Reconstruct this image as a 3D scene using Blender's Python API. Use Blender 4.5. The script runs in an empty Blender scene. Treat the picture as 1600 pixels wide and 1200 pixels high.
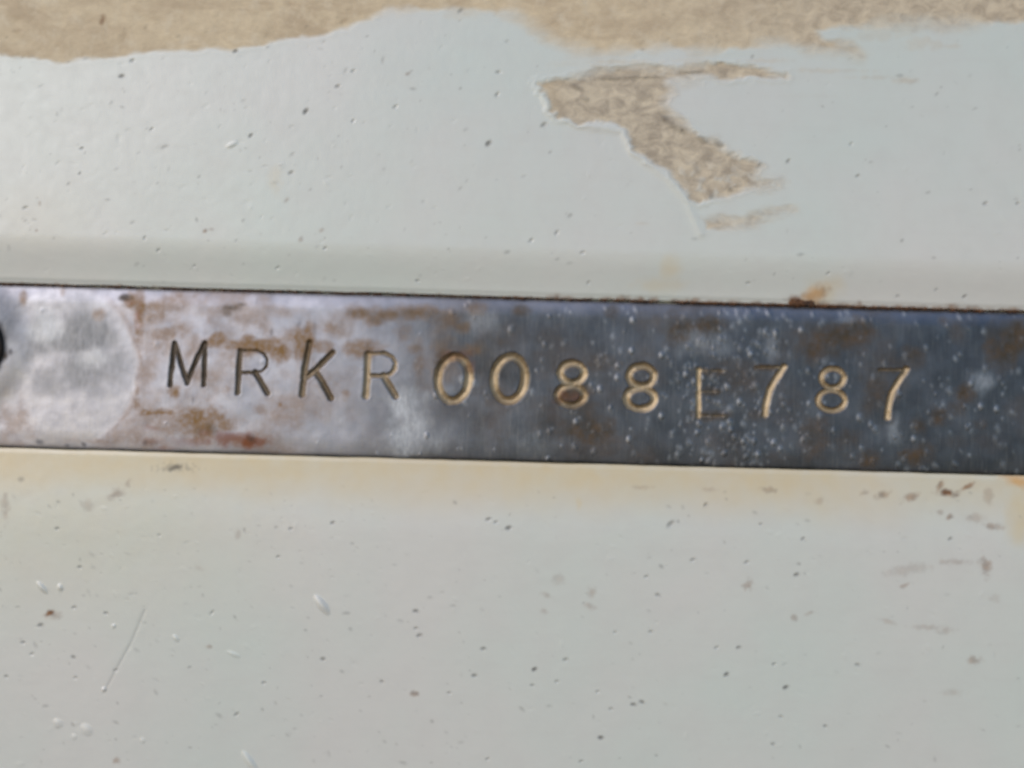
import bpy, math
import numpy as np
from mathutils import Matrix, Vector

# ------------------------------------------------------------------ camera, sky, sun
S = 0.0625e-3                      # metres per photograph pixel on the panel (5 mm stamped letters)
TH = math.radians(1.58)            # the camera is rolled a little against the steel strip
CT, ST = math.cos(TH), math.sin(TH)
sc = bpy.context.scene

HFOV = math.radians(50)
DIST = 800 * S / math.tan(HFOV / 2)
cam = bpy.data.cameras.new('camera')
cam.sensor_width = 36
cam.lens = 18 / math.tan(HFOV / 2)
cam.clip_start, cam.clip_end = 0.002, 50
cam.dof.use_dof = True
cam.dof.focus_distance = DIST - 0.0022
cam.dof.aperture_fstop = 3.1
camo = bpy.data.objects.new('camera', cam)
sc.collection.objects.link(camo)
camo.matrix_world = Matrix(((CT, -ST, 0, 0), (0, 0, -1, -DIST), (ST, CT, 0, 0), (0, 0, 0, 1)))
sc.camera = camo

SUN_EL, SUN_AZ = math.radians(25), math.radians(37)   # azimuth: to the left of straight behind the camera
sun_dir = Vector((-math.sin(SUN_AZ) * math.cos(SUN_EL), -math.cos(SUN_AZ) * math.cos(SUN_EL), math.sin(SUN_EL)))
w = bpy.data.worlds.new('World'); sc.world = w; w.use_nodes = True
nt = w.node_tree
sky = nt.nodes.new('ShaderNodeTexSky')
sky.sky_type = 'NISHITA'; sky.sun_disc = False
sky.sun_elevation = SUN_EL
sky.sun_rotation = math.atan2(sun_dir.x, sun_dir.y)
sky.air_density, sky.dust_density, sky.ozone_density = 1.0, 0.3, 2.5
bg = nt.nodes['Background']
bg.inputs['Strength'].default_value = 0.11
nt.links.new(sky.outputs[0], bg.inputs[0])

sl = bpy.data.lights.new('sun', 'SUN')
sl.energy = 1.25; sl.angle = math.radians(44); sl.color = (1.0, 0.885, 0.815)
so = bpy.data.objects.new('sun', sl); sc.collection.objects.link(so)
so.rotation_euler = (-sun_dir).to_track_quat('-Z', 'Y').to_euler()
so.location = (-0.3, -0.4, 0.3)

sc.view_settings.view_transform = 'Standard'
sc.view_settings.look = 'None'
sc.view_settings.gamma = 1
sc.view_settings.use_curve_mapping = False
sc.view_settings.exposure = 0.5
sc.render.engine = 'CYCLES'

# ------------------------------------------------------------------ numeric helpers
def _tab(seed):
    return np.random.RandomState(seed).rand(128, 128).astype(np.float32)
_T = [_tab(i) for i in range(12)]

def vnoise(x, y, seed=0):
    t = _T[seed % 12]
    x = x + seed * 17.3; y = y + seed * 9.1
    xi = np.floor(x); yi = np.floor(y)
    fx = x - xi; fy = y - yi
    fx = fx * fx * (3 - 2 * fx); fy = fy * fy * (3 - 2 * fy)
    xi = xi.astype(np.int64) % 128; yi = yi.astype(np.int64) % 128
    x1 = (xi + 1) % 128; y1 = (yi + 1) % 128
    a = t[yi, xi] * (1 - fx) + t[yi, x1] * fx
    b = t[y1, xi] * (1 - fx) + t[y1, x1] * fx
    return a * (1 - fy) + b * fy

def fbm(x, y, scale, oct=4, seed=0):
    """-1..1 noise, feature size `scale` in pixels"""
    s = 0; amp = 1; tot = 0; f = 1.0 / scale
    for o in range(oct):
        s = s + amp * vnoise(x * f, y * f, seed + o); tot += amp
        amp *= 0.5; f *= 2.03
    return (s / tot - 0.5) * 2

def sstep(a, b, x):
    t = np.clip((x - a) / (b - a), 0, 1)
    return t * t * (3 - 2 * t)

def sdf_poly(P, X, Y):
    """signed distance, negative inside"""
    P = np.array(P, float); n = len(P)
    d2 = np.full(X.shape, 1e12); inside = np.zeros(X.shape, bool)
    for i in range(n):
        ax, ay = P[i]; bx, by = P[(i + 1) % n]
        ex, ey = bx - ax, by - ay
        t = np.clip(((X - ax) * ex + (Y - ay) * ey) / (ex * ex + ey * ey + 1e-9), 0, 1)
        d2 = np.minimum(d2, (X - ax - t * ex) ** 2 + (Y - ay - t * ey) ** 2)
        c = ((ay > Y) != (by > Y)) & (X < ex * (Y - ay) / (ey if abs(ey) > 1e-9 else 1e-9) + ax)
        inside ^= c
    d = np.sqrt(d2)
    return np.where(inside, -d, d)

def dist_line(P, X, Y):
    d2 = np.full(X.shape, 1e12)
    for (ax, ay), (bx, by) in zip(P[:-1], P[1:]):
        ex, ey = bx - ax, by - ay
        t = np.clip(((X - ax) * ex + (Y - ay) * ey) / (ex * ex + ey * ey + 1e-9), 0, 1)
        d2 = np.minimum(d2, (X - ax - t * ex) ** 2 + (Y - ay - t * ey) ** 2)
    return np.sqrt(d2)

def uv_of(px, py):
    dx, dy = px - 800, py - 600
    return dx * CT + dy * ST, dx * ST - dy * CT

class Field:
    """a height field over strip axes u (right), v (up), in photograph pixels"""
    def __init__(self, us, vs, masks):
        self.us, self.vs = us, vs
        self.U, self.V = np.meshgrid(us, vs)
        self.X = 800 + self.U * CT + self.V * ST
        self.Y = 600 + self.U * ST - self.V * CT
        self.h = np.zeros(self.U.shape)
        self.m = {k: np.zeros(self.U.shape) for k in masks}
        self.dv = np.zeros(self.U.shape)      # sideways shift of the surface points
    def win(self, px, py, r):
        u, v = uv_of(px, py)
        j0, j1 = np.searchsorted(self.us, [u - r, u + r])
        i0, i1 = np.searchsorted(self.vs, [v - r, v + r])
        return slice(i0, i1), slice(j0, j1)
    def blob(self, mask, px, py, rx, ry, amp=1.0, rot=0.0, soft=0.6, warp=0.45, nscale=None, seed=3, h=0.0, mode='max'):
        w = self.win(px, py, max(rx, ry) * 1.9 + 2)
        X, Y = self.X[w] - px, self.Y[w] - py
        if X.size == 0: return
        c, s = math.cos(rot), math.sin(rot)
        a = (X * c + Y * s) / rx; b = (-X * s + Y * c) / ry
        t = np.sqrt(a * a + b * b)
        if warp:
            t = t + warp * fbm(self.X[w], self.Y[w], nscale or max(6, min(rx, ry) * 0.9), 3, seed)
        k = 1 - sstep(1 - soft, 1 + soft * 0.4, t)
        if mask == 'dirt_dark' and self is not globals().get('st'): amp = amp * 0.88
        if mask:
            m = self.m[mask]
            if mode == 'max': m[w] = np.maximum(m[w], k * amp)
            else: m[w] = np.clip(m[w] + k * amp, 0, 1)
        if h:
            self.h[w] += h * np.clip(1 - (a * a + b * b), 0, 1) ** 1.5
    def normals(self):
        hv, hu = np.gradient(self.h, self.vs, self.us)
        n = np.stack([-hu, -np.ones_like(hu), -hv], -1)
        return n / np.linalg.norm(n, axis=-1, keepdims=True)

def build(name, fields, mat, labels=None, skirts=(), extra_quads=None, parent=None, only=None, origin=(0, 0, 0)):
    """one mesh from parts of height fields; labels: per field face-label grid, only: wanted label"""
    V, N, F, A = [], [], [], {}
    base = 0
    for fi, f in enumerate(fields):
        nv, nu = f.U.shape
        pos = np.stack([f.U, -f.h, f.V + f.dv], -1).reshape(-1, 3)
        nor = f.normals().reshape(-1, 3)
        idx = np.arange(nv * nu).reshape(nv, nu)
        q = np.stack([idx[:-1, :-1], idx[:-1, 1:], idx[1:, 1:], idx[1:, :-1]], -1).reshape(-1, 4)
        if labels is not None:
            q = q[labels[fi].reshape(-1) == only]
        used = np.unique(q)
        remap = np.full(nv * nu, -1); remap[used] = np.arange(len(used)) + base
        V.append(pos[used]); N.append(nor[used]); F.append(remap[q])
        for k, m in f.m.items():
            A.setdefault(k, []).append(m.reshape(-1)[used])
        base += len(used)
        if fi < len(skirts) and skirts[fi]:
            dep = skirts[fi]
            rings = [(idx[0, :], (0, 0, -1)), (idx[:, -1], (1, 0, 0)), (idx[-1, ::-1], (0, 0, 1)), (idx[::-1, 0], (-1, 0, 0))]
            for ring, nn in rings:
                p = pos[ring]; n = len(ring)
                b = p.copy(); b[:, 1] = dep
                V += [p, b]; N += [np.tile(nn, (n, 1)), np.tile(nn, (n, 1))]
                i = np.arange(n - 1) + base
                F.append(np.stack([i, i + n, i + n + 1, i + 1], -1))
                for k, m in f.m.items():
                    A[k] += [m.reshape(-1)[ring], m.reshape(-1)[ring]]
                base += 2 * n
    if extra_quads is not None:
        for q in extra_quads:
            q = np.array(q, float)
            V.append(q); N.append(np.tile((0, -1, 0), (4, 1))); F.append(np.arange(4)[None] + base); base += 4
            for k in A: A[k].append(np.zeros(4))
    V = np.concatenate(V) * S - np.array(origin); N = np.concatenate(N); F = np.concatenate(F)
    me = bpy.data.meshes.new(name)
    me.vertices.add(len(V)); me.vertices.foreach_set('co', V.astype(np.float32).ravel())
    me.loops.add(F.size); me.loops.foreach_set('vertex_index', F.astype(np.int32).ravel())
    me.polygons.add(len(F)); me.polygons.foreach_set('loop_start', np.arange(0, F.size, 4, dtype=np.int32))
    me.update(calc_edges=True)
    me.polygons.foreach_set('use_smooth', np.ones(len(F), bool))
    for k, a in A.items():
        at = me.attributes.new(k, 'FLOAT', 'POINT')
        at.data.foreach_set('value', np.concatenate(a).astype(np.float32))
    me.normals_split_custom_set_from_vertices(N.astype(np.float32).tolist())
    me.materials.append(mat)
    o = bpy.data.objects.new(name, me)
    sc.collection.objects.link(o)
    o.parent = parent
    if parent is None: o.location = origin
    return o

# ------------------------------------------------------------------ materials
class NT:
    def __init__(self, name):
        self.mat = bpy.data.materials.new(name); self.mat.use_nodes = True
        self.t = self.mat.node_tree
        self.b = self.t.nodes['Principled BSDF']
        tc = self.n('ShaderNodeTexCoord')
        mp = self.n('ShaderNodeMapping'); mp.inputs['Scale'].default_value = (1000, 1000, 1000)   # millimetres
        self.l(tc.outputs['Object'], mp.inputs[0]); self.mm = mp.outputs[0]
    def n(self, k): return self.t.nodes.new(k)
    def l(self, a, b): self.t.links.new(a, b)
    def attr(self, name):
        a = self.n('ShaderNodeAttribute'); a.attribute_name = name; return a.outputs['Fac']
    def noise(self, scale, detail=4, rough=0.55, stretch=None, dist=0.0):
        v = self.mm
        if stretch:
            m = self.n('ShaderNodeMapping'); m.inputs['Scale'].default_value = stretch; self.l(v, m.inputs[0]); v = m.outputs[0]
        t = self.n('ShaderNodeTexNoise'); t.inputs['Scale'].default_value = scale
        t.inputs['Detail'].default_value = detail; t.inputs['Roughness'].default_value = rough
        t.inputs['Distortion'].default_value = dist
        self.l(v, t.inputs['Vector']); return t.outputs['Fac']
    def rng(self, x, a, b, c=0.0, d=1.0):
        m = self.n('ShaderNodeMapRange'); self.l(x, m.inputs[0])
        for i, q in enumerate((a, b, c, d)): m.inputs[i + 1].default_value = q
        return m.outputs[0]
    def math(self, op, a, b):
        m = self.n('ShaderNodeMath'); m.operation = op; m.use_clamp = op in ('MULTIPLY', 'ADD')
        for i, q in enumerate((a, b)):
            if isinstance(q, (int, float)): m.inputs[i].default_value = q
            else: self.l(q, m.inputs[i])
        return m.outputs[0]
    def mix(self, f, a, b):
        m = self.n('ShaderNodeMix'); m.data_type = 'RGBA'
        if isinstance(f, (int, float)): m.inputs[0].default_value = f
        else: self.l(f, m.inputs[0])
        for i, q in ((6, a), (7, b)):
            if isinstance(q, tuple): m.inputs[i].default_value = (*q, 1)
            else: self.l(q, m.inputs[i])
        return m.outputs[2]
    def mixf(self, f, a, b):
        m = self.n('ShaderNodeMix'); m.data_type = 'FLOAT'
        if isinstance(f, (int, float)): m.inputs[0].default_value = f
        else: self.l(f, m.inputs[0])
        for i, q in ((2, a), (3, b)):
            if isinstance(q, (int, float)): m.inputs[i].default_value = q
            else: self.l(q, m.inputs[i])
        return m.outputs[0]
    def bump(self, h, strength, dist):
        b = self.n('ShaderNodeBump'); b.inputs['Strength'].default_value = strength
        b.inputs['Distance'].default_value = dist
        self.l(h, b.inputs['Height']); return b.outputs[0]

def paint_material():
    k = NT('worn_white_paint')
    tint = k.rng(k.noise(0.045, 3), 0.35, 0.65)
    base = k.mix(tint, (0.575, 0.615, 0.565), (0.615, 0.61, 0.57))
    grime = k.rng(k.noise(0.35, 5, 0.6), 0.45, 0.8, 0, 0.22)
    base = k.mix(grime, base, (0.50, 0.49, 0.46))
    wipe = k.rng(k.noise(0.5, 4, 0.6, (0.25, 1, 2.2)), 0.5, 0.8, 0, 0.14)
    base = k.mix(wipe, base, (0.52, 0.50, 0.46))
    cream = k.math('MULTIPLY', k.attr('cream'), k.rng(k.noise(0.5, 4), 0.25, 0.7, 0.65, 1.0))
    base = k.mix(cream, base, (0.62, 0.49, 0.27))
    sand = k.noise(1.5, 5, 0.6, (0.6, 1, 1.0), 0.6)
    tan = k.mix(k.rng(sand, 0.3, 0.7), (0.55, 0.445, 0.295), (0.67, 0.55, 0.37))
    tan = k.mix(k.rng(k.noise(0.22, 5, 0.65, (0.6, 1, 1.3), 0.8), 0.44, 0.62, 0, 0.9), tan, (0.48, 0.375, 0.245))
    tan = k.mix(k.rng(k.noise(0.6, 4, 0.6), 0.52, 0.72, 0, 0.7), tan, (0.66, 0.57, 0.42))
    pale = k.attr('pale')
    tan = k.mix(pale, tan, k.mix(k.rng(k.noise(0.9, 5, 0.65, (0.7, 1, 1), 0.8), 0.36, 0.64), (0.36, 0.30, 0.225), (0.62, 0.53, 0.39)))
    pe = k.attr('peel')
    base = k.mix(pe, base, tan)
    ru = k.attr('rust')
    rc = k.mix(k.rng(k.noise(1.6, 4), 0.35, 0.65), (0.10, 0.045, 0.02), (0.30, 0.15, 0.06))
    base = k.mix(ru, base, rc)
    orn = k.attr('orange')
    base = k.mix(orn, base, (0.62, 0.33, 0.09))
    di = k.attr('dirt_dark')
    base = k.mix(di, base, (0.035, 0.03, 0.025))
    k.l(base, k.b.inputs['Base Color'])
    r = k.rng(k.noise(0.7, 4), 0.3, 0.7, 0.30, 0.40)
    r = k.mixf(pe, r, 0.8)
    r = k.mixf(k.math('MAXIMUM', ru, di), r, 0.85)
    k.l(r, k.b.inputs['Roughness'])
    k.b.inputs['Specular IOR Level'].default_value = 0.8
    fine = k.math('ADD', k.math('MULTIPLY', k.noise(1.1, 3, 0.5), 0.35), k.math('MULTIPLY', k.math('MULTIPLY', sand, pe), 0.6))
    k.l(k.bump(fine, 0.5, 0.00008), k.b.inputs['Normal'])
    return k.mat

def steel_material():
    k = NT('tarnished_steel')
    blotch = k.rng(k.noise(0.33, 5, 0.6), 0.35, 0.68)
    col = k.mix(blotch, (0.25, 0.258, 0.295), (0.34, 0.338, 0.372))
    col = k.mix(k.attr('clean'), col, (0.315, 0.318, 0.345))
    dull = k.math('MULTIPLY', k.attr('dull'), k.rng(k.noise(1.6, 5, 0.65, (1.8, 1, 0.5)), 0.3, 0.65, 0.55, 1))
    col = k.mix(dull, col, (0.135, 0.142, 0.148))
    tarn_refl = k.attr('tarnish_refl')
    col = k.mix(tarn_refl, col, k.mix(blotch, (0.050, 0.055, 0.061), (0.086, 0.094, 0.107)))  # mild tarnish and the dark bluish reflection share this colour
    streak = k.rng(k.noise(1.2, 4, 0.6, (4.0, 1, 0.35)), 0.5, 0.75, 0, 0.35)
    col = k.mix(streak, col, (0.24, 0.235, 0.23))
    gr = k.attr('groove')
    col = k.mix(k.math('MULTIPLY', gr, 0.85), col, (0.48, 0.37, 0.225))  # tan film, with the grooves' warm golden reflection painted in
    fr = k.math('MULTIPLY', k.attr('frost_glint'), k.rng(k.noise(2.0, 5, 0.7, (1.6, 1, 0.6)), 0.3, 0.65, 0.25, 1))
    col = k.mix(fr, col, (0.55, 0.57, 0.595))
    ye = k.math('MULTIPLY', k.attr('ochre'), k.rng(k.noise(1.7, 6, 0.7), 0.30, 0.56, 0.3, 1))
    col = k.mix(ye, col, (0.20, 0.105, 0.026))
    ru = k.math('MULTIPLY', k.attr('rust'), k.rng(k.noise(2.0, 6, 0.7), 0.30, 0.56, 0.35, 1))
    col = k.mix(ru, col, k.mix(k.rng(k.noise(0.8, 4), 0.4, 0.62), (0.044, 0.031, 0.015), (0.080, 0.047, 0.020)))
    orn = k.attr('orange')
    col = k.mix(orn, col, (0.18, 0.048, 0.008))
    di = k.attr('dirt_dark')
    col = k.mix(di, col, (0.03, 0.022, 0.018))
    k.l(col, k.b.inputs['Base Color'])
    nonmetal = k.math('MAXIMUM', k.math('MULTIPLY', k.math('MAXIMUM', ru, orn), 0.85), k.math('MAXIMUM', di, k.math('MAXIMUM', k.math('MULTIPLY', fr, 0.75), k.math('MULTIPLY', ye, 0.8))))
    nonmetal = k.math('MAXIMUM', nonmetal, k.math('MAXIMUM', k.math('MULTIPLY', dull, 0.4), k.math('MULTIPLY', gr, 0.35)))
    k.l(k.mixf(nonmetal, 1.0, 0.0), k.b.inputs['Metallic'])
    r = k.rng(k.noise(0.9, 5, 0.65), 0.3, 0.7, 0.38, 0.52)
    r = k.mixf(nonmetal, r, 0.6)
    k.l(r, k.b.inputs['Roughness'])
    hgt = k.math('ADD', k.math('MULTIPLY', k.noise(0.5, 3), 0.5), k.math('MULTIPLY', k.noise(3.0, 4, 0.7, (1.5, 1, 0.6)), 0.10))
    k.l(k.bump(hgt, 0.5, 0.00010), k.b.inputs['Normal'])
    return k.mat

def rust_material():
    k = NT('crumbly_rust')
    c = k.mix(k.rng(k.noise(1.3, 4), 0.35, 0.65), (0.045, 0.026, 0.018), (0.17, 0.075, 0.03))
    k.l(c, k.b.inputs['Base Color']); k.b.inputs['Roughness'].default_value = 0.9
    k.l(k.bump(k.noise(5, 4), 0.6, 0.0001), k.b.inputs['Normal'])
    return k.mat

def rivet_material():
    k = NT('blackened_rivet')
    c = k.mix(k.rng(k.noise(0.8, 4), 0.35, 0.65), (0.035, 0.033, 0.032), (0.09, 0.06, 0.045))
    k.l(c, k.b.inputs['Base Color']); k.b.inputs['Metallic'].default_value = 0.6
    k.b.inputs['Roughness'].default_value = 0.5
    return k.mat

M_PAINT, M_STEEL, M_RUST, M_RIVET = paint_material(), steel_material(), rust_material(), rivet_material()

# ------------------------------------------------------------------ the painted panel
VT, VB = 134.0, -120.0             # strip edges
GT, GB = 4.0, 2.0                  # open joints above and below the strip
FLOOR = 26.0                       # depth of the recess the strip lies in
rnd = np.random.RandomState(11)

def axis(a, b, step, lo=None, hi=None, coarse=12):
    mid = np.linspace(a, b, int(round((b - a) / step)) + 1)
    L = np.arange(lo, a - coarse * 0.5, coarse) if lo is not None else []
    H = np.arange(hi, b + coarse * 0.5, -coarse)[::-1] if hi is not None else []
    return np.concatenate([L, mid, H])

PM = ['pale', 'peel', 'cream', 'rust', 'orange', 'dirt_dark']
us = axis(-830, 830, 1.6, -1400, 1400)
up = Field(us, axis(VT + GT, 625, 1.5, None, 1100), PM)
lo = Field(us, axis(-625, VB - GB, 1.5, -1100, None), PM)

# the sheet turns in gently towards the recess, from above and from below
d = np.maximum(up.V - (VT + GT), 0)
up.h -= 11.0 * (1 - sstep(-12, 78, d)) + 1.5 * (1 - sstep(0, 9, d))
d = np.maximum((VB - GB) - lo.V, 0)
lo.h -= 4.0 * (1 - sstep(-20, 130, d)) + 1.2 * (1 - sstep(0, 7, d))
for f, e in ((up, VT + GT), (lo, VB - GB)):
    f.h += 0.9 * fbm(f.X, f.Y, 260, 2, 4) + 0.10 * fbm(f.X, f.Y, 14, 3, 6)
    f.dv += (1.3 * fbm(f.U, f.U * 0, 60, 4, 2)) * np.exp(-np.abs(f.V - e) / 8)

# worn patches that lay the tan layer open
TOP = [(-700, 60), (-300, 72), (0, 85), (60, 90), (95, 98), (150, 90), (210, 85), (300, 81), (380, 74), (450, 64), (500, 54),
       (545, 45), (570, 32), (600, 20), (640, 15), (700, 16), (760, 18), (800, 24), (825, 38), (850, 55), (880, 72), (930, 82),
       (980, 78), (1020, 74), (1060, 76), (1110, 78), (1160, 78), (1190, 72), (1220, 70), (1260, 74), (1310, 81), (1345, 83),
       (1330, 73), (1290, 60), (1275, 48), (1300, 40), (1400, 37), (1500, 38), (1600, 34), (1900, 30), (2300, 40), (2300, -700), (-700, -700)]
PATCH = [(843, 131), (870, 126), (900, 118), (930, 110), (960, 105), (1000, 106), (1040, 109), (1080, 102), (1130, 101), (1180, 106),
         (1226, 119), (1190, 121), (1130, 118), (1085, 121), (1046, 130), (1051, 140), (1043, 152), (1036, 165), (1050, 178),
         (1064, 190), (1076, 205), (1100, 214), (1122, 216), (1132, 232), (1150, 243), (1168, 248), (1186, 252), (1192, 262), (1180, 275),
         (1196, 282), (1212, 287), (1190, 293), (1165, 298), (1140, 303), (1112, 306), (1092, 316), (1080, 305), (1066, 288), (1045, 268),
         (1024, 254), (1000, 244), (991, 232), (984, 214), (974, 201), (940, 195), (906, 192), (890, 180), (874, 182), (860, 174), (851, 150)]
SMEAR = [(1096, 342), (1125, 340), (1152, 340), (1175, 331), (1205, 326), (1234, 322), (1244, 328), (1215, 338), (1180, 350), (1140, 357), (1102, 362)]
lab = np.zeros((up.U.shape[0] - 1, up.U.shape[1] - 1), np.int32)
LIP = [(845, 140), (862, 178), (905, 196), (972, 205), (988, 238), (1040, 276), (1072, 312), (1095, 365)]
for k, (P, wob, edge, deep, box) in enumerate(((TOP, 7, 7, 0.6, None), (PATCH, 10, 6, 1.5, (1020, 210, 260)), (SMEAR, 7, 4, 0.9, (1170, 342, 120)))):
    wdw = up.win(*box) if box else (slice(None), slice(None))
    X, Y = up.X[wdw], up.Y[wdw]
    sd = sdf_poly(P, X, Y) + wob * fbm(X, Y * 1.6, 34, 4, 1 + k) + 0.35 * wob * fbm(X * .6, Y * 1.3, 7, 3, 5)
    ragged = {0: sstep(520, 700, X), 1: sstep(0.5, -0.5, (Y - 200) / 160 - (X - 1000) / 200), 2: 1.0}[k] * sstep(-.5, .4, fbm(X, Y, 60, 2, 3))
    sd = sd + ragged * 5 * fbm(X * .35, Y * 1.5, 8, 3, 9)
    ew = edge * (0.7 + 2.6 * ragged)
    m = 1 - sstep(-ew, ew, sd)
    fuzz = {0: 1.0, 1: 1.0, 2: 0.95}[k]
    if k == 2: m = m * (0.7 + 0.3 * sstep(-0.5, 0.3, fbm(X, Y, 12, 3, 7)))
    if k == 1: m = m * (1 - 0.45 * sstep(0.0, 0.5, fbm(X, Y, 9, 3, 9)) * sstep(235, 300, Y))
    up.m['peel'][wdw] = np.maximum(up.m['peel'][wdw], m * fuzz)
    hh = -deep * m + (0.5 if k == 1 else 0.15) * np.exp(-((sd - 5) / 4.5) ** 2)
    hh += m * (0.8 * fbm(X, Y, 16, 4, 8))
    up.h[wdw] += hh
    L = lab[wdw[0], wdw[1]] if box else lab
    mm = m[:L.shape[0], :L.shape[1]]
    L[mm > 0.5] = k + 1
up.h += 1.0 * np.exp(-(dist_line(LIP, up.X, up.Y) / 6.0) ** 2)
up.m['pale'] = np.maximum(sstep(70, 120, up.Y) * sstep(820, 900, up.X), .75 * sstep(850, 1400, up.X))
# dark grains in the patch, dark marks along its upper edges, faint dusty streaks about it
for a in [(1066, 203, 9, 6), (1050, 196, 12, 7), (1038, 185, 10, 6), (1111, 305, 5, 8), (1123, 224, 8, 6), (1098, 218, 14, 5), (1185, 257, 4, 7), (1140, 295, 6, 5),
          (915, 155, 8, 6), (1080, 112, 20, 3), (1000, 120, 40, 3), (950, 122, 30, 4), (900, 135, 14, 5)]:
    up.blob('dirt_dark', *a, amp=0.42, rot=0.5 if a[2] < 20 else 0, soft=0.9, h=0.8)
up.blob('dirt_dark', 1066, 203, 4, 3, amp=0.8, soft=0.8)
for x, y, rx, ry, am in [(1420, 126, 22, 5, .45), (1360, 121, 40, 3, .25), (1300, 110, 60, 4, .30), (1440, 66, 40, 12, .30), (1380, 55, 60, 10, .22), (1210, 285, 20, 5, .35),
                         (1200, 95, 40, 4, .30), (970, 97, 50, 5, .4), (890, 100, 30, 6, .15), (1080, 95, 30, 5, .25), (1270, 150, 60, 4, .06), (1005, 349, 14, 3, .3), (1480, 72, 20, 4, .3)]:
    up.blob('peel', x, y, rx, ry, amp=am, soft=0.9, warp=0.8, nscale=9)

# yellowed band below the strip
d = (VB - GB) - lo.V
nb = fbm(lo.X, lo.Y, 90, 3, 2)
lo.m['cream'] = (0.95 * (1 - sstep(14, 100 + 24 * nb, d)) * (0.82 + 0.18 * fbm(lo.X, lo.Y, 150, 2, 7)))
lo.m['cream'] = np.maximum(lo.m['cream'], 0.26 * (1 - sstep(60, 340, d)) * sstep(600, 100, lo.X))
lo.m['cream'] *= 1 - 0.35 * sstep(1150, 1420, lo.X)
lo.blob('cream', 1600, 790, 40, 60, amp=.7, soft=.8)
lo.blob('cream', 905, 785, 8, 16, amp=.6, soft=.8)
lo.blob('orange', 1594, 752, 32, 12, amp=.75, soft=.9, rot=0.25)
up.blob('cream', 1050, 420, 18, 26, amp=.45, soft=.9)
up.blob('cream', 1030, 445, 40, 14, amp=.35, soft=.9)
up.blob('cream', 1290, 455, 36, 26, amp=.45, soft=.9, rot=-0.5)
up.blob('cream', 430, 280, 12, 22, amp=.3, soft=.9)
up.blob('cream', 60, 330, 70, 60, amp=.10, soft=.9)
# rust run where the joint has opened
up.blob('orange', 1275, 458, 26, 13, amp=.55, soft=.9, rot=-0.45, seed=5)
up.blob('rust', 1245, 468, 17, 8, amp=.95, soft=.7, seed=6)
up.blob('rust', 1275, 462, 24, 12, amp=.6, soft=.9, rot=-0.5, warp=.8, seed=2)
for x in np.arange(860, 1620, 9.0):
    yy = 600 + 0.02756 * (x - 800) - (VT + GT) + 1
    if rnd.rand() < 0.6:
        up.blob('rust', x, yy - rnd.rand() * 2, 5 + rnd.rand() * 9, 2.5 + 5 * rnd.rand() ** 2, amp=.4 + .5 * rnd.rand(), soft=.9)
for x in np.arange(0, 860, 14.0):
    yy = 600 + 0.02756 * (x - 800) - (VT + GT) + 1
    if rnd.rand() < 0.4:
        up.blob('rust', x, yy, 4 + rnd.rand() * 6, 1.5 + 2 * rnd.rand(), amp=.2 + .4 * rnd.rand(), soft=.9)
# rusty smudges, right half below the strip
for x, y, rx, ry, am, ro in [(1482, 770, 15, 6, .85, .1), (1470, 760, 5, 10, .5, .4), (1512, 761, 12, 4, .6, -.5), (1425, 777, 14, 6, .45, -.35), (1380, 773, 12, 6, .40, -.2),
                             (1352, 770, 8, 5, .3, 0), (1200, 765, 16, 5, .30, .1), (1282, 783, 10, 5, .2, 0), (1545, 775, 9, 12, .22, 0), (1550, 823, 16, 5, .40, .1), (1525, 810, 18, 7, .22, .1),
                             (1540, 885, 10, 17, .42, -.2), (1484, 808, 7, 4, .45, -.5), (1470, 800, 6, 4, .25, 0), (1490, 878, 30, 5, .22, 0), (1420, 890, 36, 8, .16, -.2), (1415, 915, 8, 4, .4, -.5), (1170, 915, 8, 9, .35, 0),
                             (925, 925, 7, 8, .25, .5), (922, 948, 8, 6, .25, .3), (855, 930, 10, 5, .25, .4), (850, 955, 6, 5, .22, 0), (870, 905, 10, 8, .16, 0), (1450, 980, 24, 4, .18, 0), (1385, 970, 14, 4, .18, .3),
                             (1480, 985, 14, 5, .2, 0), (1522, 1031, 11, 6, .35, 0), (1490, 1082, 16, 5, .16, 0), (1240, 965, 5, 5, .3, 0), (1265, 958, 9, 3, .22, -.3), (1555, 935, 9, 6, .15, 0),
                             (78, 958, 8, 6, .95, -.2), (84, 962, 11, 8, .35, 0), (648, 1084, 7, 4, .45, .2), (182, 1189, 6, 5, .4, 0), (183, 771, 14, 7, .35, -.4), (200, 755, 5, 8, .25, .4), (137, 790, 10, 9, .20, 0),
                             (327, 1010, 5, 3, .35, 0), (372, 835, 5, 8, .22, 0), (312, 888, 9, 4, .16, .3), (8, 790, 7, 22, .25, 0), (1110, 765, 12, 4, .18, 0), (1005, 762, 14, 4, .18, 0)]:
    lo.blob('rust', x, y, rx * 1.1, ry * 1.1, amp=min(1, am * 1.35), rot=ro, soft=.9, warp=.7, nscale=7)
for x, y, rx, ry, am, ro in [(320, 361, 5, 4, .7, -.5), (330, 358, 5, 3, .3, 0), (448, 312, 4, 6, .4, .6), (637, 115, 5, 3, .45, -.3), (57, 360, 3, 3, .45, 0), (502, 360, 5, 4, .35, -.5), (470, 373, 4, 6, .4, .3),
                             (62, 317, 3, 4, .45, 0), (160, 31, 5, 10, .75, .15), (25, 48, 8, 5, .3, 0), (535, 33, 10, 4, .3, -.4), (455, 6, 14, 5, .25, 0)]:
    up.blob('rust', x, y, rx, ry, amp=am, rot=ro, soft=.9, warp=.5, nscale=6)
# the black smudge under the strip
lo.blob('dirt_dark', 272, 731, 13, 5, amp=.8, soft=.9, warp=.8, nscale=6, rot=-.1)
lo.blob('dirt_dark', 272, 731, 30, 7, amp=.35, soft=.95, warp=1.2, nscale=5)
lo.blob('dirt_dark', 32, 749, 5, 5, amp=.4, soft=.9)
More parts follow.
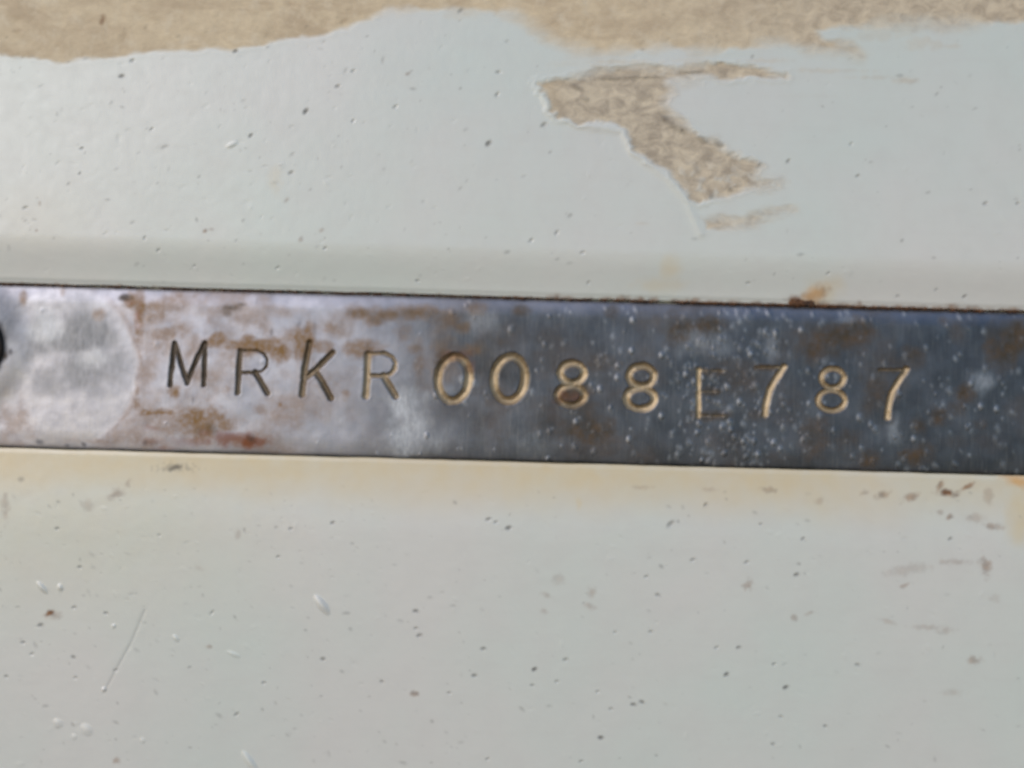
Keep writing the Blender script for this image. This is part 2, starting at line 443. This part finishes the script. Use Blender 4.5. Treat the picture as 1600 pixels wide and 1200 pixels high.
# pits and flecks that stand out
for x, y, r, am in [(190, 119, 5, .7), (368, 80, 5, .7), (478, 174, 6, .85), (392, 212, 4.5, .7), (128, 232, 4, .5), (125, 271, 3, .4), (763, 224, 6, .8), (455, 270, 5, .5), (528, 135, 5, .45),
                    (207, 95, 5, .4), (777, 148, 5, .4), (779, 113, 5, .35), (720, 17, 6, .4), (850, 195, 6, .5), (552, 111, 4, .35), (618, 167, 5, .3), (552, 189, 4, .3), (237, 202, 4, .3),
                    (40, 325, 5, .25), (247, 391, 4, .35), (226, 372, 4, .35), (433, 418, 4, .4), (302, 415, 3, .4), (508, 388, 4, .35), (652, 438, 4, .5), (1232, 252, 5, .45), (1340, 275, 4, .5), (1540, 318, 5, .4),
                    (1590, 318, 4, .4), (1405, 462, 3, .6), (1330, 225, 4, .3), (1170, 352, 0.1, .1), (830, 376, 5, .35), (870, 364, 5, .35), (910, 395, 5, .25), (1510, 463, 4, .7), (1465, 452, 3, .5), (920, 441, 4, .4), (1170, 442, 4, .35), (1295, 427, 4, .3)]:
    up.blob('dirt_dark', x, y, r * 1.15, r * 0.72, amp=am, rot=-0.6 + 0.3 * rnd.randn(), soft=.9, warp=.3, h=-1.0)
for x, y, r, am in [(63, 977, 5, .7), (36, 1004, 4, .6), (116, 949, 4, .6), (166, 958, 4, .5), (115, 1027, 4, .65), (50, 1022, 4, .45), (125, 886, 4, .5), (90, 826, 4, .5), (10, 1057, 4, .5), (118, 1059, 4, .4),
                    (455, 826, 4, .5), (520, 817, 4, .6), (650, 955, 5, .7), (655, 993, 5, .75), (505, 1030, 5, .75), (755, 1014, 5, .6), (742, 1056, 5, .6), (795, 825, 6, .8), (763, 812, 5, .6), (775, 816, 4, .45),
                    (597, 1065, 4, .55), (650, 982, 4, .45), (412, 1067, 4, .5), (370, 1116, 5, .5), (435, 870, 4, .45), (332, 957, 4, .4), (249, 836, 3, .4), (181, 1047, 4, .45), (702, 1083, 4, .4), (762, 1186, 4, .45),
                    (835, 1046, 5, .85), (832, 1071, 4, .45), (884, 1031, 5, .45), (990, 1101, 5, .8), (1003, 1097, 5, .85), (939, 1153, 5, .8), (1135, 1054, 5, .8), (1154, 1012, 4, .6), (1228, 1074, 5, .85), (1245, 898, 5, .7),
                    (1103, 789, 4, .6), (1048, 819, 7, .5), (1083, 875, 5, .4), (1167, 879, 5, .4), (1189, 819, 3, .5), (1010, 901, 4, .55), (1028, 930, 5, .5), (1255, 842, 4, .5), (1485, 842, 4, .6), (1340, 1039, 5, .45),
                    (1210, 1038, 4, .45), (1120, 1012, 4, .45), (1220, 1120, 4, .4), (1290, 1135, 4, .5), (1208, 1163, 4, .45), (908, 1190, 4, .45), (1017, 987, 4, .45), (961, 988, 3, .4), (870, 1065, 4, .35), (955, 1108, 4, .4), (934, 1081, 4, .35)]:
    lo.blob('dirt_dark', x, y, r * 1.15, r * 0.72, amp=am, rot=0.35 * rnd.randn(), soft=.9, warp=.3, h=-1.0)
# and the many faint ones
for f, n, y0, y1, ro in ((up, 330, 20, 440, -0.6), (lo, 420, 760, 1195, 0.5)):
    for _ in range(n):
        x, y = rnd.rand() * 1700 - 50, y0 + rnd.rand() * (y1 - y0)
        if rnd.rand() < 0.35: x = x * 0.45
        r = 1.8 + 2.6 * rnd.rand() ** 2
        f.blob('dirt_dark', x, y, r * (1.1 + .7 * rnd.rand()), r * .8, amp=.06 + .34 * rnd.rand() ** 2, rot=ro + .5 * rnd.randn(), soft=.9, warp=.3, h=-0.25 if rnd.rand() < .6 else 0.12)
    for _ in range(n // 3):
        x, y = rnd.rand() * 1700 - 50, y0 + rnd.rand() * (y1 - y0)
        r = 3 + 4 * rnd.rand()
        f.blob(None, x, y, r * 1.4, r * .8, rot=ro + .6 * rnd.randn(), warp=0, h=(0.08 + .2 * rnd.rand()) * rnd.choice([-1, 1]))
# raised flakes and blisters in the paint
for x, y, a, b, ro, hh in [(503, 945, 21, 8, 0.92, 3.6), (391, 1191, 24, 7, 0.95, 3.0), (135, 1140, 13, 10, .7, 1.6), (90, 1130, 10, 8, .7, 1.3), (66, 918, 14, 5, 0.8, 2.6), (94, 918, 7, 5, 1.2, 2.2),
                           (163, 1077, 5, 4, .5, 2.0), (275, 997, 8, 4, .8, 1.6), (178, 978, 4, 4, .5, 1.4), (223, 1157, 6, 5, .6, .9), (116, 1151, 6, 5, .6, .8), (362, 226, 11, 5, -.4, 1.2), (365, 1022, 14, 4, .4, 1.0)]:
    (lo if y > 600 else up).blob(None, x, y, a, b, rot=ro, warp=0, h=hh)
# a long scratch
dl = dist_line([(226, 954), (207, 1000), (180, 1050), (163, 1082)], lo.X, lo.Y)
lo.h -= 0.4 * np.exp(-(dl / 2.4) ** 2)
lo.m['dirt_dark'] = np.maximum(lo.m['dirt_dark'], 0.16 * np.exp(-(dl / 2.4) ** 2))

zero = np.zeros((lo.U.shape[0] - 1, lo.U.shape[1] - 1), np.int32)
floor_q = [[(-1400, FLOOR, VB - 16), (1400, FLOOR, VB - 16), (1400, FLOOR, VT + 20), (-1400, FLOOR, VT + 20)]]
panel = build('painted_panel', [up, lo], M_PAINT, [lab, zero], skirts=(40, 40), extra_quads=floor_q, only=0)
panel['kind'] = 'structure'
panel['label'] = 'white painted metal panel, speckled and worn, behind the stamped steel strip'
for k, t in ((1, 'broad tan band where the white paint has worn away'), (2, 'jagged tan patch with a thin tail where white paint is scraped off'),
             (3, 'short faint tan scuff in the white paint below the jagged patch')):
    o = build('bare_patch', [up], M_PAINT, [lab], only=k, parent=panel)
    o['label'] = t

# ------------------------------------------------------------------ the stamped steel strip
SM = ['dull', 'clean', 'tarnish_refl', 'groove', 'frost_glint', 'ochre', 'rust', 'orange', 'dirt_dark']
st = Field(axis(-830, 830, 1.1, -1380, 1380, 10), axis(VB, VT, 1.1), SM)
X, Y = st.X, st.Y
st.h -= 7.0 + 0.05 * (st.V - 7)
dt, db = VT - st.V, st.V - VB
st.h -= 4.2 * (1 - sstep(-14, 26, dt)) * 1.3 + 1.2 * np.exp(-dt / 3.0)
st.h -= 1.2 * (1 - sstep(-10, 30, db)) * 1.3 + 1.0 * np.exp(-db / 2.5)
st.h += 1.3 * fbm(X, Y, 240, 2, 3) + 0.35 * fbm(X, Y, 46, 3, 5) + 0.05 * fbm(X, Y, 9, 3, 1)
# dished round the rivet, and the shallow round washer mark beside it
RIV = (-58, 542)
rr = np.hypot(X - RIV[0], Y - RIV[1])
st.h += 5 * (1 - sstep(58, 112, rr))
st.m['dirt_dark'] = np.maximum(st.m['dirt_dark'], 0.9 * (1 - sstep(58, 72, rr + 4 * fbm(X, Y, 20, 3, 5))))
wd = np.hypot((X - 95) / 1.0, (Y - 575) / 1.08)
wash = 1 - sstep(113, 121, wd + 3 * fbm(X, Y, 30, 2, 4))
st.h -= 0.15 * wash
rim = np.exp(-((wd + 3 * fbm(X, Y, 30, 2, 4) - 121) / 5.0) ** 2) * sstep(150, 200, X)
st.m['ochre'] = np.maximum(rim * (.45 + .35 * fbm(X, Y, 40, 3, 7)), (1 - wash) * sstep(640, 420, X) * sstep(100, 190, X) * np.clip(.04 + .8 * fbm(X, Y, 46, 4, 1), 0, .5))
st.m['clean'] = wash * (0.75 + 0.25 * fbm(X, Y, 60, 3, 2))
for a in [(110, 525, 78, 48, .9), (60, 530, 34, 50, .8), (130, 575, 75, 45, .8), (170, 530, 30, 22, .7), (80, 590, 50, 40, .45)]:
    st.blob('dull', *a[:4], amp=a[4], soft=.8, warp=.5, nscale=30)
st.blob('tarnish_refl', 0, 500, 40, 50, amp=.8, soft=.95, warp=.3)  # dark bluish reflection beside the rivet, painted in
for a in [(70, 505, 26, 26, .8), (55, 520, 18, 22, .6), (145, 560, 30, 16, .4), (640, 660, 36, 62, .85), (650, 690, 60, 26, .5), (622, 640, 18, 30, .8), (636, 655, 22, 45, 1.0), (1210, 545, 14, 34, .4),
          (1100, 535, 40, 24, .45), (1540, 595, 22, 18, .5), (1398, 670, 14, 26, .5), (830, 690, 40, 30, .18), (745, 500, 30, 24, .25), (700, 610, 12, 10, .2), (1330, 500, 20, 8, .3)]:
    st.blob('frost_glint', *a[:4], amp=a[4], soft=.95, warp=.6, nscale=24)
st.m['tarnish_refl'] = np.maximum(st.m['tarnish_refl'], 0) * sstep(200, 100, X) + np.clip(sstep(420, 790, X + 90 * fbm(X, Y, 120, 3, 6)), 0, 1) * (0.85 + 0.15 * fbm(X, Y, 50, 3, 3)) * (1 - .7 * np.exp(-(dt / 17) ** 2))  # mild tarnish with dark right-hand reflection painted in; top edge lightened for reflected sky
# ochre films and rust
for x, y, rx, ry, am in [(214, 490, 12, 38, .95), (205, 470, 14, 14, .7), (240, 490, 36, 28, .4), (270, 470, 40, 20, .35), (262, 520, 40, 20, .4), (335, 530, 24, 14, .6), (300, 545, 14, 30, .3), (395, 540, 60, 16, .75), (440, 548, 26, 20, .7), (470, 540, 26, 30, .6),
                         (500, 540, 30, 14, .4), (250, 645, 46, 7, .8), (212, 635, 12, 20, .5), (300, 650, 40, 18, .75), (272, 615, 12, 12, .7), (320, 660, 30, 30, .6), (350, 665, 20, 12, .5), (352, 612, 10, 10, .35), (270, 670, 50, 16, .35), (160, 690, 50, 6, .3),
                         (350, 480, 40, 14, .3), (420, 485, 50, 12, .25), (520, 515, 30, 18, .4), (560, 545, 40, 16, .45), (437, 633, 7, 7, .6), (410, 640, 16, 10, .3), (540, 617, 12, 10, .4), (20, 660, 30, 40, .25), (150, 490, 10, 10, .3), (30, 463, 6, 12, .4), (92, 455, 6, 8, .4),
                         (375, 690, 60, 12, .35), (740, 545, 26, 12, .3)]:
    st.blob('ochre', x, y, rx, ry, amp=min(1, am * 1.5), soft=.85, warp=.7, nscale=16)
for x, y, rx, ry, am in [(690, 560, 22, 40, .35), (775, 640, 24, 60, .4), (362, 480, 18, 8, .75), (354, 488, 8, 8, .6), (374, 475, 10, 5, .6), (193, 464, 12, 6, .8), (560, 488, 22, 11, .75), (600, 492, 30, 11, .7), (650, 488, 32, 11, .75), (585, 500, 20, 8, .6), (700, 500, 20, 14, .45), (530, 505, 26, 20, .3), (740, 480, 16, 9, .5), (812, 484, 16, 10, .6),
                         (630, 520, 12, 16, .3), (655, 570, 9, 34, .35), (650, 545, 14, 10, .4), (720, 510, 14, 9, .5), (800, 515, 26, 16, .3), (855, 530, 40, 18, .25), (935, 570, 36, 14, .55), (905, 640, 40, 14, .45), (925, 675, 44, 26, .8), (950, 668, 18, 16, .6), (890, 670, 30, 24, .45), (892, 612, 26, 16, .85), (880, 560, 50, 30, .3), (940, 690, 60, 24, .5), (860, 655, 30, 20, .4), (958, 487, 12, 9, .5),
                         (1065, 515, 26, 22, .75), (1108, 508, 24, 16, .8), (1055, 490, 14, 14, .4), (1310, 528, 52, 22, .92), (1270, 545, 22, 20, .8), (1350, 515, 22, 18, .8), (1580, 540, 30, 34, .95), (1598, 525, 24, 30, .85), (1372, 610, 26, 38, .6), (1360, 630, 16, 24, .5), (1412, 570, 16, 10, .4), (1430, 555, 18, 12, .6), (1440, 565, 12, 12, .4), (1510, 615, 13, 18, .85), (1495, 640, 16, 12, .5),
                         (1468, 652, 17, 14, .8), (1437, 665, 13, 14, .7), (1435, 712, 24, 16, .85), (1448, 704, 16, 12, .5), (1358, 722, 18, 14, .9), (1325, 685, 20, 16, .55), (1272, 690, 22, 34, .6), (1285, 660, 14, 10, .4), (1500, 520, 14, 16, .4), (1478, 500, 10, 8, .4), (1535, 665, 10, 8, .4), (1220, 720, 30, 12, .3), (1130, 690, 30, 18, .3), (1000, 560, 20, 12, .25), (1595, 640, 20, 14, .35), (1550, 690, 30, 20, .25), (1500, 690, 22, 12, .25),
                         (1110, 583, 26, 8, .5), (1112, 611, 22, 7, .6), (1112, 650, 26, 8, .8), (1190, 650, 30, 10, .4), (700, 640, 60, 30, .15), (760, 660, 30, 40, .25), (330, 672, 18, 10, .5), (312, 675, 10, 8, .4), (240, 692, 10, 6, .3), (4, 556, 7, 8, .8)]:
    if x < 760 and 470 < y < 600 and x > 500:
        st.blob('ochre', x, y, rx * 1.3, ry * 1.3, amp=am, soft=.9, warp=.5, nscale=13); am *= .55
    q = 1.22 if x > 820 else 1.0
    st.blob('rust', x, y, rx * q, ry * q, amp=min(1, am * 1.15), soft=.8, warp=.5, nscale=17)
for x, y, rx, ry, am in [(390, 690, 26, 12, 1.0), (368, 686, 46, 13, .7), (345, 683, 20, 9, .6), (300, 690, 60, 8, .3), (240, 690, 24, 8, .3), (320, 676, 14, 8, .4), (255, 700, 20, 5, .35), (212, 490, 7, 20, .35), (235, 668, 14, 5, .25), (895, 622, 20, 10, .3), (200, 472, 10, 5, .3)]:
    st.blob('orange', x, y, rx, ry, amp=am, soft=.9, warp=.6, nscale=9)
for x, y, rx, ry, am in [(392, 686, 9, 8, .6), (62, 691, 7, 5, .6), (130, 694, 5, 4, .7), (104, 696, 4, 3, .5), (226, 692, 5, 6, .5), (14, 549, 5, 6, .6), (190, 462, 8, 5, .5), (398, 470, 3, 6, .2), (490, 512, 4, 14, .35), (465, 505, 4, 8, .3), (422, 518, 3, 8, .35), (300, 625, 3, 8, .3), (252, 553, 3, 6, .3)]:
    st.blob('dirt_dark', x, y, rx, ry, amp=am, soft=.9, warp=.5, nscale=7)
# dark line of dirt along both edges
st.m['dirt_dark'] = np.maximum(st.m['dirt_dark'], 0.75 * np.exp(-dt / 1.8) * (0.6 + 0.4 * fbm(X, Y, 40, 3, 3)))
st.m['rust'] = np.maximum(st.m['rust'], 0.7 * np.exp(-db / 4.0) * np.clip(fbm(X, Y, 70, 3, 8) + .2, 0, 1))
st.m['rust'] = np.maximum(st.m['rust'], np.clip(.9 * fbm(X, Y * 1.2, 75, 4, 5) - .02, 0, .55) * sstep(600, 760, X))
# tiny blisters, thick on the dark side, their glints painted in pale
for _ in range(620):
    x = 640 + 980 * rnd.rand() if rnd.rand() < .92 else 20 + 640 * rnd.rand()
    if x < 840 and rnd.rand() < .6: continue
    g = rnd.rand()
    if g < .35: x = 1140 + 75 * rnd.randn()
    y = 470 + 260 * rnd.rand() + 0.0276 * (x - 800)
    r = 2.6 + 3.4 * rnd.rand() ** 1.5
    st.blob('frost_glint', x, y, r * 1.0, r * 1.45, amp=.14 + .26 * rnd.rand(), rot=-.1 + .3 * rnd.randn(), soft=.95, warp=.5, nscale=5, h=r * (.05 + .12 * rnd.rand() ** 2))
for x, y in [(1107, 580), (1133, 581), (1121, 611), (1133, 649), (990, 500), (988, 548), (1035, 555), (966, 572), (965, 590), (1073, 585), (1100, 590), (1157, 628), (1138, 605), (1034, 650), (900, 660), (938, 608),
             (983, 687), (1127, 513), (1215, 520), (1255, 516), (1175, 553), (1429, 686), (1257, 686), (1535, 635), (1560, 640), (1520, 600), (1365, 720), (1185, 710), (1162, 690)]:
    st.blob('frost_glint', x, y, 5.2, 7.2, amp=.45, soft=.9, warp=.3, h=1.1)

# --- the stamped characters: V grooves driven into the steel
def ell(cx, cy, rx, ry, a0=0, a1=360, tilt=0.0, n=28):
    P = []
    for i in range(n + 1):
        a = math.radians(a0 + (a1 - a0) * i / n)
        x, y = rx * math.cos(a), ry * math.sin(a)
        P.append((cx + x - tilt * y, cy + y))
    return P
def eight(x, y, a=18, b=15, c=20.5, e=16.5):
    return [ell(x + 2, y - 20, a, b), ell(x, y + 15, c, e)]
def seven(x, y, L=40):
    return [[(x + 1, y - 1), (x - 7, y + 11), (x - 15, y + 23), (x - 22, y + 36), (x - 26, y + 50), (x - 29, y + 64), (x - 30, y + 75)], [(x - L, y), (x + 1, y)]]
def letter_r(x, y):
    return [[(x, y), (x - 3, y + 66)], [(x, y), (x + 26, y - 1), (x + 38, y + 5), (x + 43, y + 14), (x + 42, y + 24), (x + 35, y + 32), (x + 22, y + 35), (x, y + 34)], [(x + 24, y + 34), (x + 34, y + 50), (x + 44, y + 67)]]
CH = [('letter', 'M', [[(270, 536), (264, 602)], [(271, 537), (280, 566), (291, 599)], [(291, 599), (303, 566), (317, 536)], [(318, 536), (317, 602)]], 4.3, 4.2),
      ('letter', 'R', letter_r(373, 548), 4.7, 4.4),
      ('letter', 'K', [[(482, 535), (475, 575), (471, 617)], [(518, 551), (494, 576), (477, 590)], [(491, 579), (504, 600), (516, 622)]], 5.6, 4.8),
      ('letter', 'R', letter_r(574, 553), 6.0, 4.2),
      ('digit', '0', [ell(708, 592, 24.5, 35, tilt=.06)], 7.6, 6.0),
      ('digit', '0', [ell(796, 592, 24.5, 35, tilt=.06)], 7.6, 6.0),
      ('digit', '8', eight(892, 603, 18.5, 15.5, 21, 15.5), 6.8, 5.4),
      ('digit', '8', eight(1001, 608, 19.5, 16, 22, 16.5), 6.8, 5.4),
      ('letter', 'E', [[(1093, 578), (1092, 651)], [(1093, 579), (1135, 580)], [(1093, 612), (1122, 612)], [(1092, 650), (1135, 650)]], 4.6, 3.0),
      ('digit', '7', seven(1226, 574, 42), 5.8, 5.2),
      ('digit', '8', eight(1301, 611, 17.5, 15, 21, 16), 5.2, 4.6),
      ('digit', '7', seven(1418, 578, 42), 5.6, 5.2)]
slab = np.zeros((st.U.shape[0] - 1, st.U.shape[1] - 1), np.int32)
for k, (kind, c, strokes, hw, dep) in enumerate(CH):
    pts = np.array([p for s_ in strokes for p in s_])
    cx, cy = pts.mean(0)
    wdw = st.win(cx, cy, 75)
    wx, wy = st.X[wdw], st.Y[wdw]
    dd = np.min([dist_line(s_, wx, wy) + (0 if i == 0 or c not in 'ER7' or (c == 'R' and i == 0) or (c == 'R' and i == 2) else (3.2 if c == '7' else 3.0 if c == 'E' else 2.2)) for i, s_ in enumerate(strokes)], 0)
    dd = dd + 1.1 * fbm(wx, wy, 10, 3, 4)
    t = np.clip(dd / hw, 0, 1)
    prof = 1 - np.sqrt(t * t + 0.10) / math.sqrt(1.10)
    prof = np.clip(prof, 0, 1)
    ridge = np.exp(-((dd - hw - 2.0) / 2.2) ** 2)
    dep = dep * np.clip(0.9 + 0.55 * fbm(wx, wy, 26, 3, 2 + k), .35, 1.25)
    st.h[wdw] += -dep * prof * 1.3 + 0.10 * ridge
    g = 1 - sstep(hw * .7, hw * 1.05, dd)
    st.m['groove'][wdw] = np.maximum(st.m['groove'][wdw], g)
    for q, fac in (('frost_glint', .8), ('clean', .9)):
        st.m[q][wdw] *= 1 - fac * g
    left = max(0.0, 1 - (cx - 260) / 420)
    st.m['rust'][wdw] = np.clip(st.m['rust'][wdw] * (1 - .55 * g) + g * (.80 * left), 0, 1)
    st.m['dirt_dark'][wdw] = np.maximum(st.m['dirt_dark'][wdw], g * .68 * min(1, left * 1.25) ** .8)  # left letters: dark reflection painted in over the rust-brown grooves
    if c in 'E7':
        bars = np.min([dist_line(s_, wx, wy) for i, s_ in enumerate(strokes) if (c == 'E' and i > 0) or (c == '7' and i == 1)], 0)
        far = np.min([dist_line(s_, wx, wy) for i, s_ in enumerate(strokes) if not ((c == 'E' and i > 0) or (c == '7' and i == 1))], 0)
        st.m['rust'][wdw] = np.maximum(st.m['rust'][wdw], .8 * (1 - sstep(3, 8, bars)) * sstep(4, 9, far))
    L = slab[wdw]
    L[dd[:L.shape[0], :L.shape[1]] < hw] = k + 1
# rust still lying in some grooves
for x, y, rx, ry, am in [(688, 565, 12, 22, .8), (715, 556, 24, 10, .45), (733, 575, 10, 16, .4), (820, 566, 12, 14, .35), (875, 622, 14, 16, .7), (895, 634, 22, 8, .6), (1415, 583, 6, 7, .6), (1403, 595, 9, 14, .35), (576, 556, 10, 18, .35)]:
    st.blob('rust', x, y, rx, ry, amp=am, soft=.9, warp=.5, nscale=10)
for x, y, rx, ry, am in [(715, 556, 24, 10, .3), (733, 572, 10, 14, .3), (880, 620, 16, 14, .3)]:
    st.blob('orange', x, y, rx, ry, amp=am, soft=.9, warp=.5, nscale=10)

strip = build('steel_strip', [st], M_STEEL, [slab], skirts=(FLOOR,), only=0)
strip['label'] = 'flat tarnished steel strip with rust spots and stamped characters, set into white panel'
strip['category'] = 'metal strip'
for k, (kind, c, *_) in enumerate(CH):
    o = build('stamped_' + kind, [st], M_STEEL, [slab], only=k + 1, parent=strip)
    o['label'] = 'stamped %s %s in the steel strip' % (kind, c)

# the rivet head at the strip's end
def lathe(name, prof, n, cx, cy, mat, parent):
    u, v = uv_of(cx, cy)
    vs, fs = [], []
    for r, y in prof:
        for i in range(n):
            a = 2 * math.pi * i / n
            vs.append(((u + r * math.cos(a)) * S, y * S, (v + r * math.sin(a)) * S))
    for k in range(len(prof) - 1):
        for i in range(n):
            j = (i + 1) % n
            fs.append((k * n + i, k * n + j, (k + 1) * n + j, (k + 1) * n + i))
    fs.append(tuple(range((len(prof) - 1) * n, len(prof) * n)))
    me = bpy.data.meshes.new(name); me.from_pydata(vs, [], fs); me.update()
    for p in me.polygons: p.use_smooth = True
    me.materials.append(mat)
    o = bpy.data.objects.new(name, me); sc.collection.objects.link(o); o.parent = parent
    return o
rv = lathe('rivet', [(62, 26), (62, 2), (60, -3), (54, -7), (43, -10), (30, -12), (19, -12.5), (18, -9), (17, 2), (10, 3), (3, 3)], 40, RIV[0], RIV[1], M_RIVET, strip)
rv['label'] = 'dark rivet head at the end of the strip'

# crumbs of rust and dirt packed in the joint
cv, cf = [], []
def crumb(px, py, depth, r, sq=(1.5, 1, .8)):
    b = len(cv); u, v = uv_of(px, py)
    n, m = 7, 4
    ph = rnd.rand() * 6
    cv.append((u, depth - r * sq[1], v))
    for i in range(1, m):
        a = math.pi * i / m
        for j in range(n):
            t = 2 * math.pi * j / n + ph
            k = r * (0.75 + .5 * rnd.rand())
            cv.append((u + k * sq[0] * math.sin(a) * math.cos(t), depth - k * sq[1] * math.cos(a), v + k * sq[2] * math.sin(a) * math.sin(t)))
    cv.append((u, depth + r * sq[1], v))
    for j in range(n):
        j2 = (j + 1) % n
        cf.append((b, b + 1 + j2, b + 1 + j))
        for i in range(m - 2):
            p = b + 1 + i * n
            cf.append((p + j, p + j2, p + n + j2, p + n + j))
        cf.append((b + 1 + (m - 2) * n + j, b + 1 + (m - 2) * n + j2, len(cv) - 1))
def seam_y(x): return 600 + 0.02756 * (x - 800) - VT
for _ in range(520):
    x = 780 + 840 * rnd.rand()
    if rnd.rand() < .5: x = 1080 + 400 * rnd.rand()
    crumb(x, seam_y(x) - 1.5 - 2.5 * rnd.rand(), 14 + 3 * rnd.rand(), 1.6 + 2.4 * rnd.rand() ** 2)
for _ in range(60):
    x = 1238 + 34 * rnd.rand()
    crumb(x, seam_y(x) - 3 - 8 * rnd.rand() ** 1.5, 12.5, 2.2 + 2.2 * rnd.rand())
for _ in range(260):
    x = -20 + 800 * rnd.rand()
    crumb(x, seam_y(x) - 1.5 - 2 * rnd.rand(), 16 + 3 * rnd.rand(), 1.4 + 1.6 * rnd.rand())
me = bpy.data.meshes.new('rust_crumbs')
me.from_pydata([(a * S, b * S, c * S) for a, b, c in cv], [], cf); me.update()
me.materials.append(M_RUST)
ro = bpy.data.objects.new('rust_crumbs', me); sc.collection.objects.link(ro)
ro.parent = strip
ro['kind'] = 'stuff'
ro['label'] = 'dark rust crumbs packed in the joint above the strip'
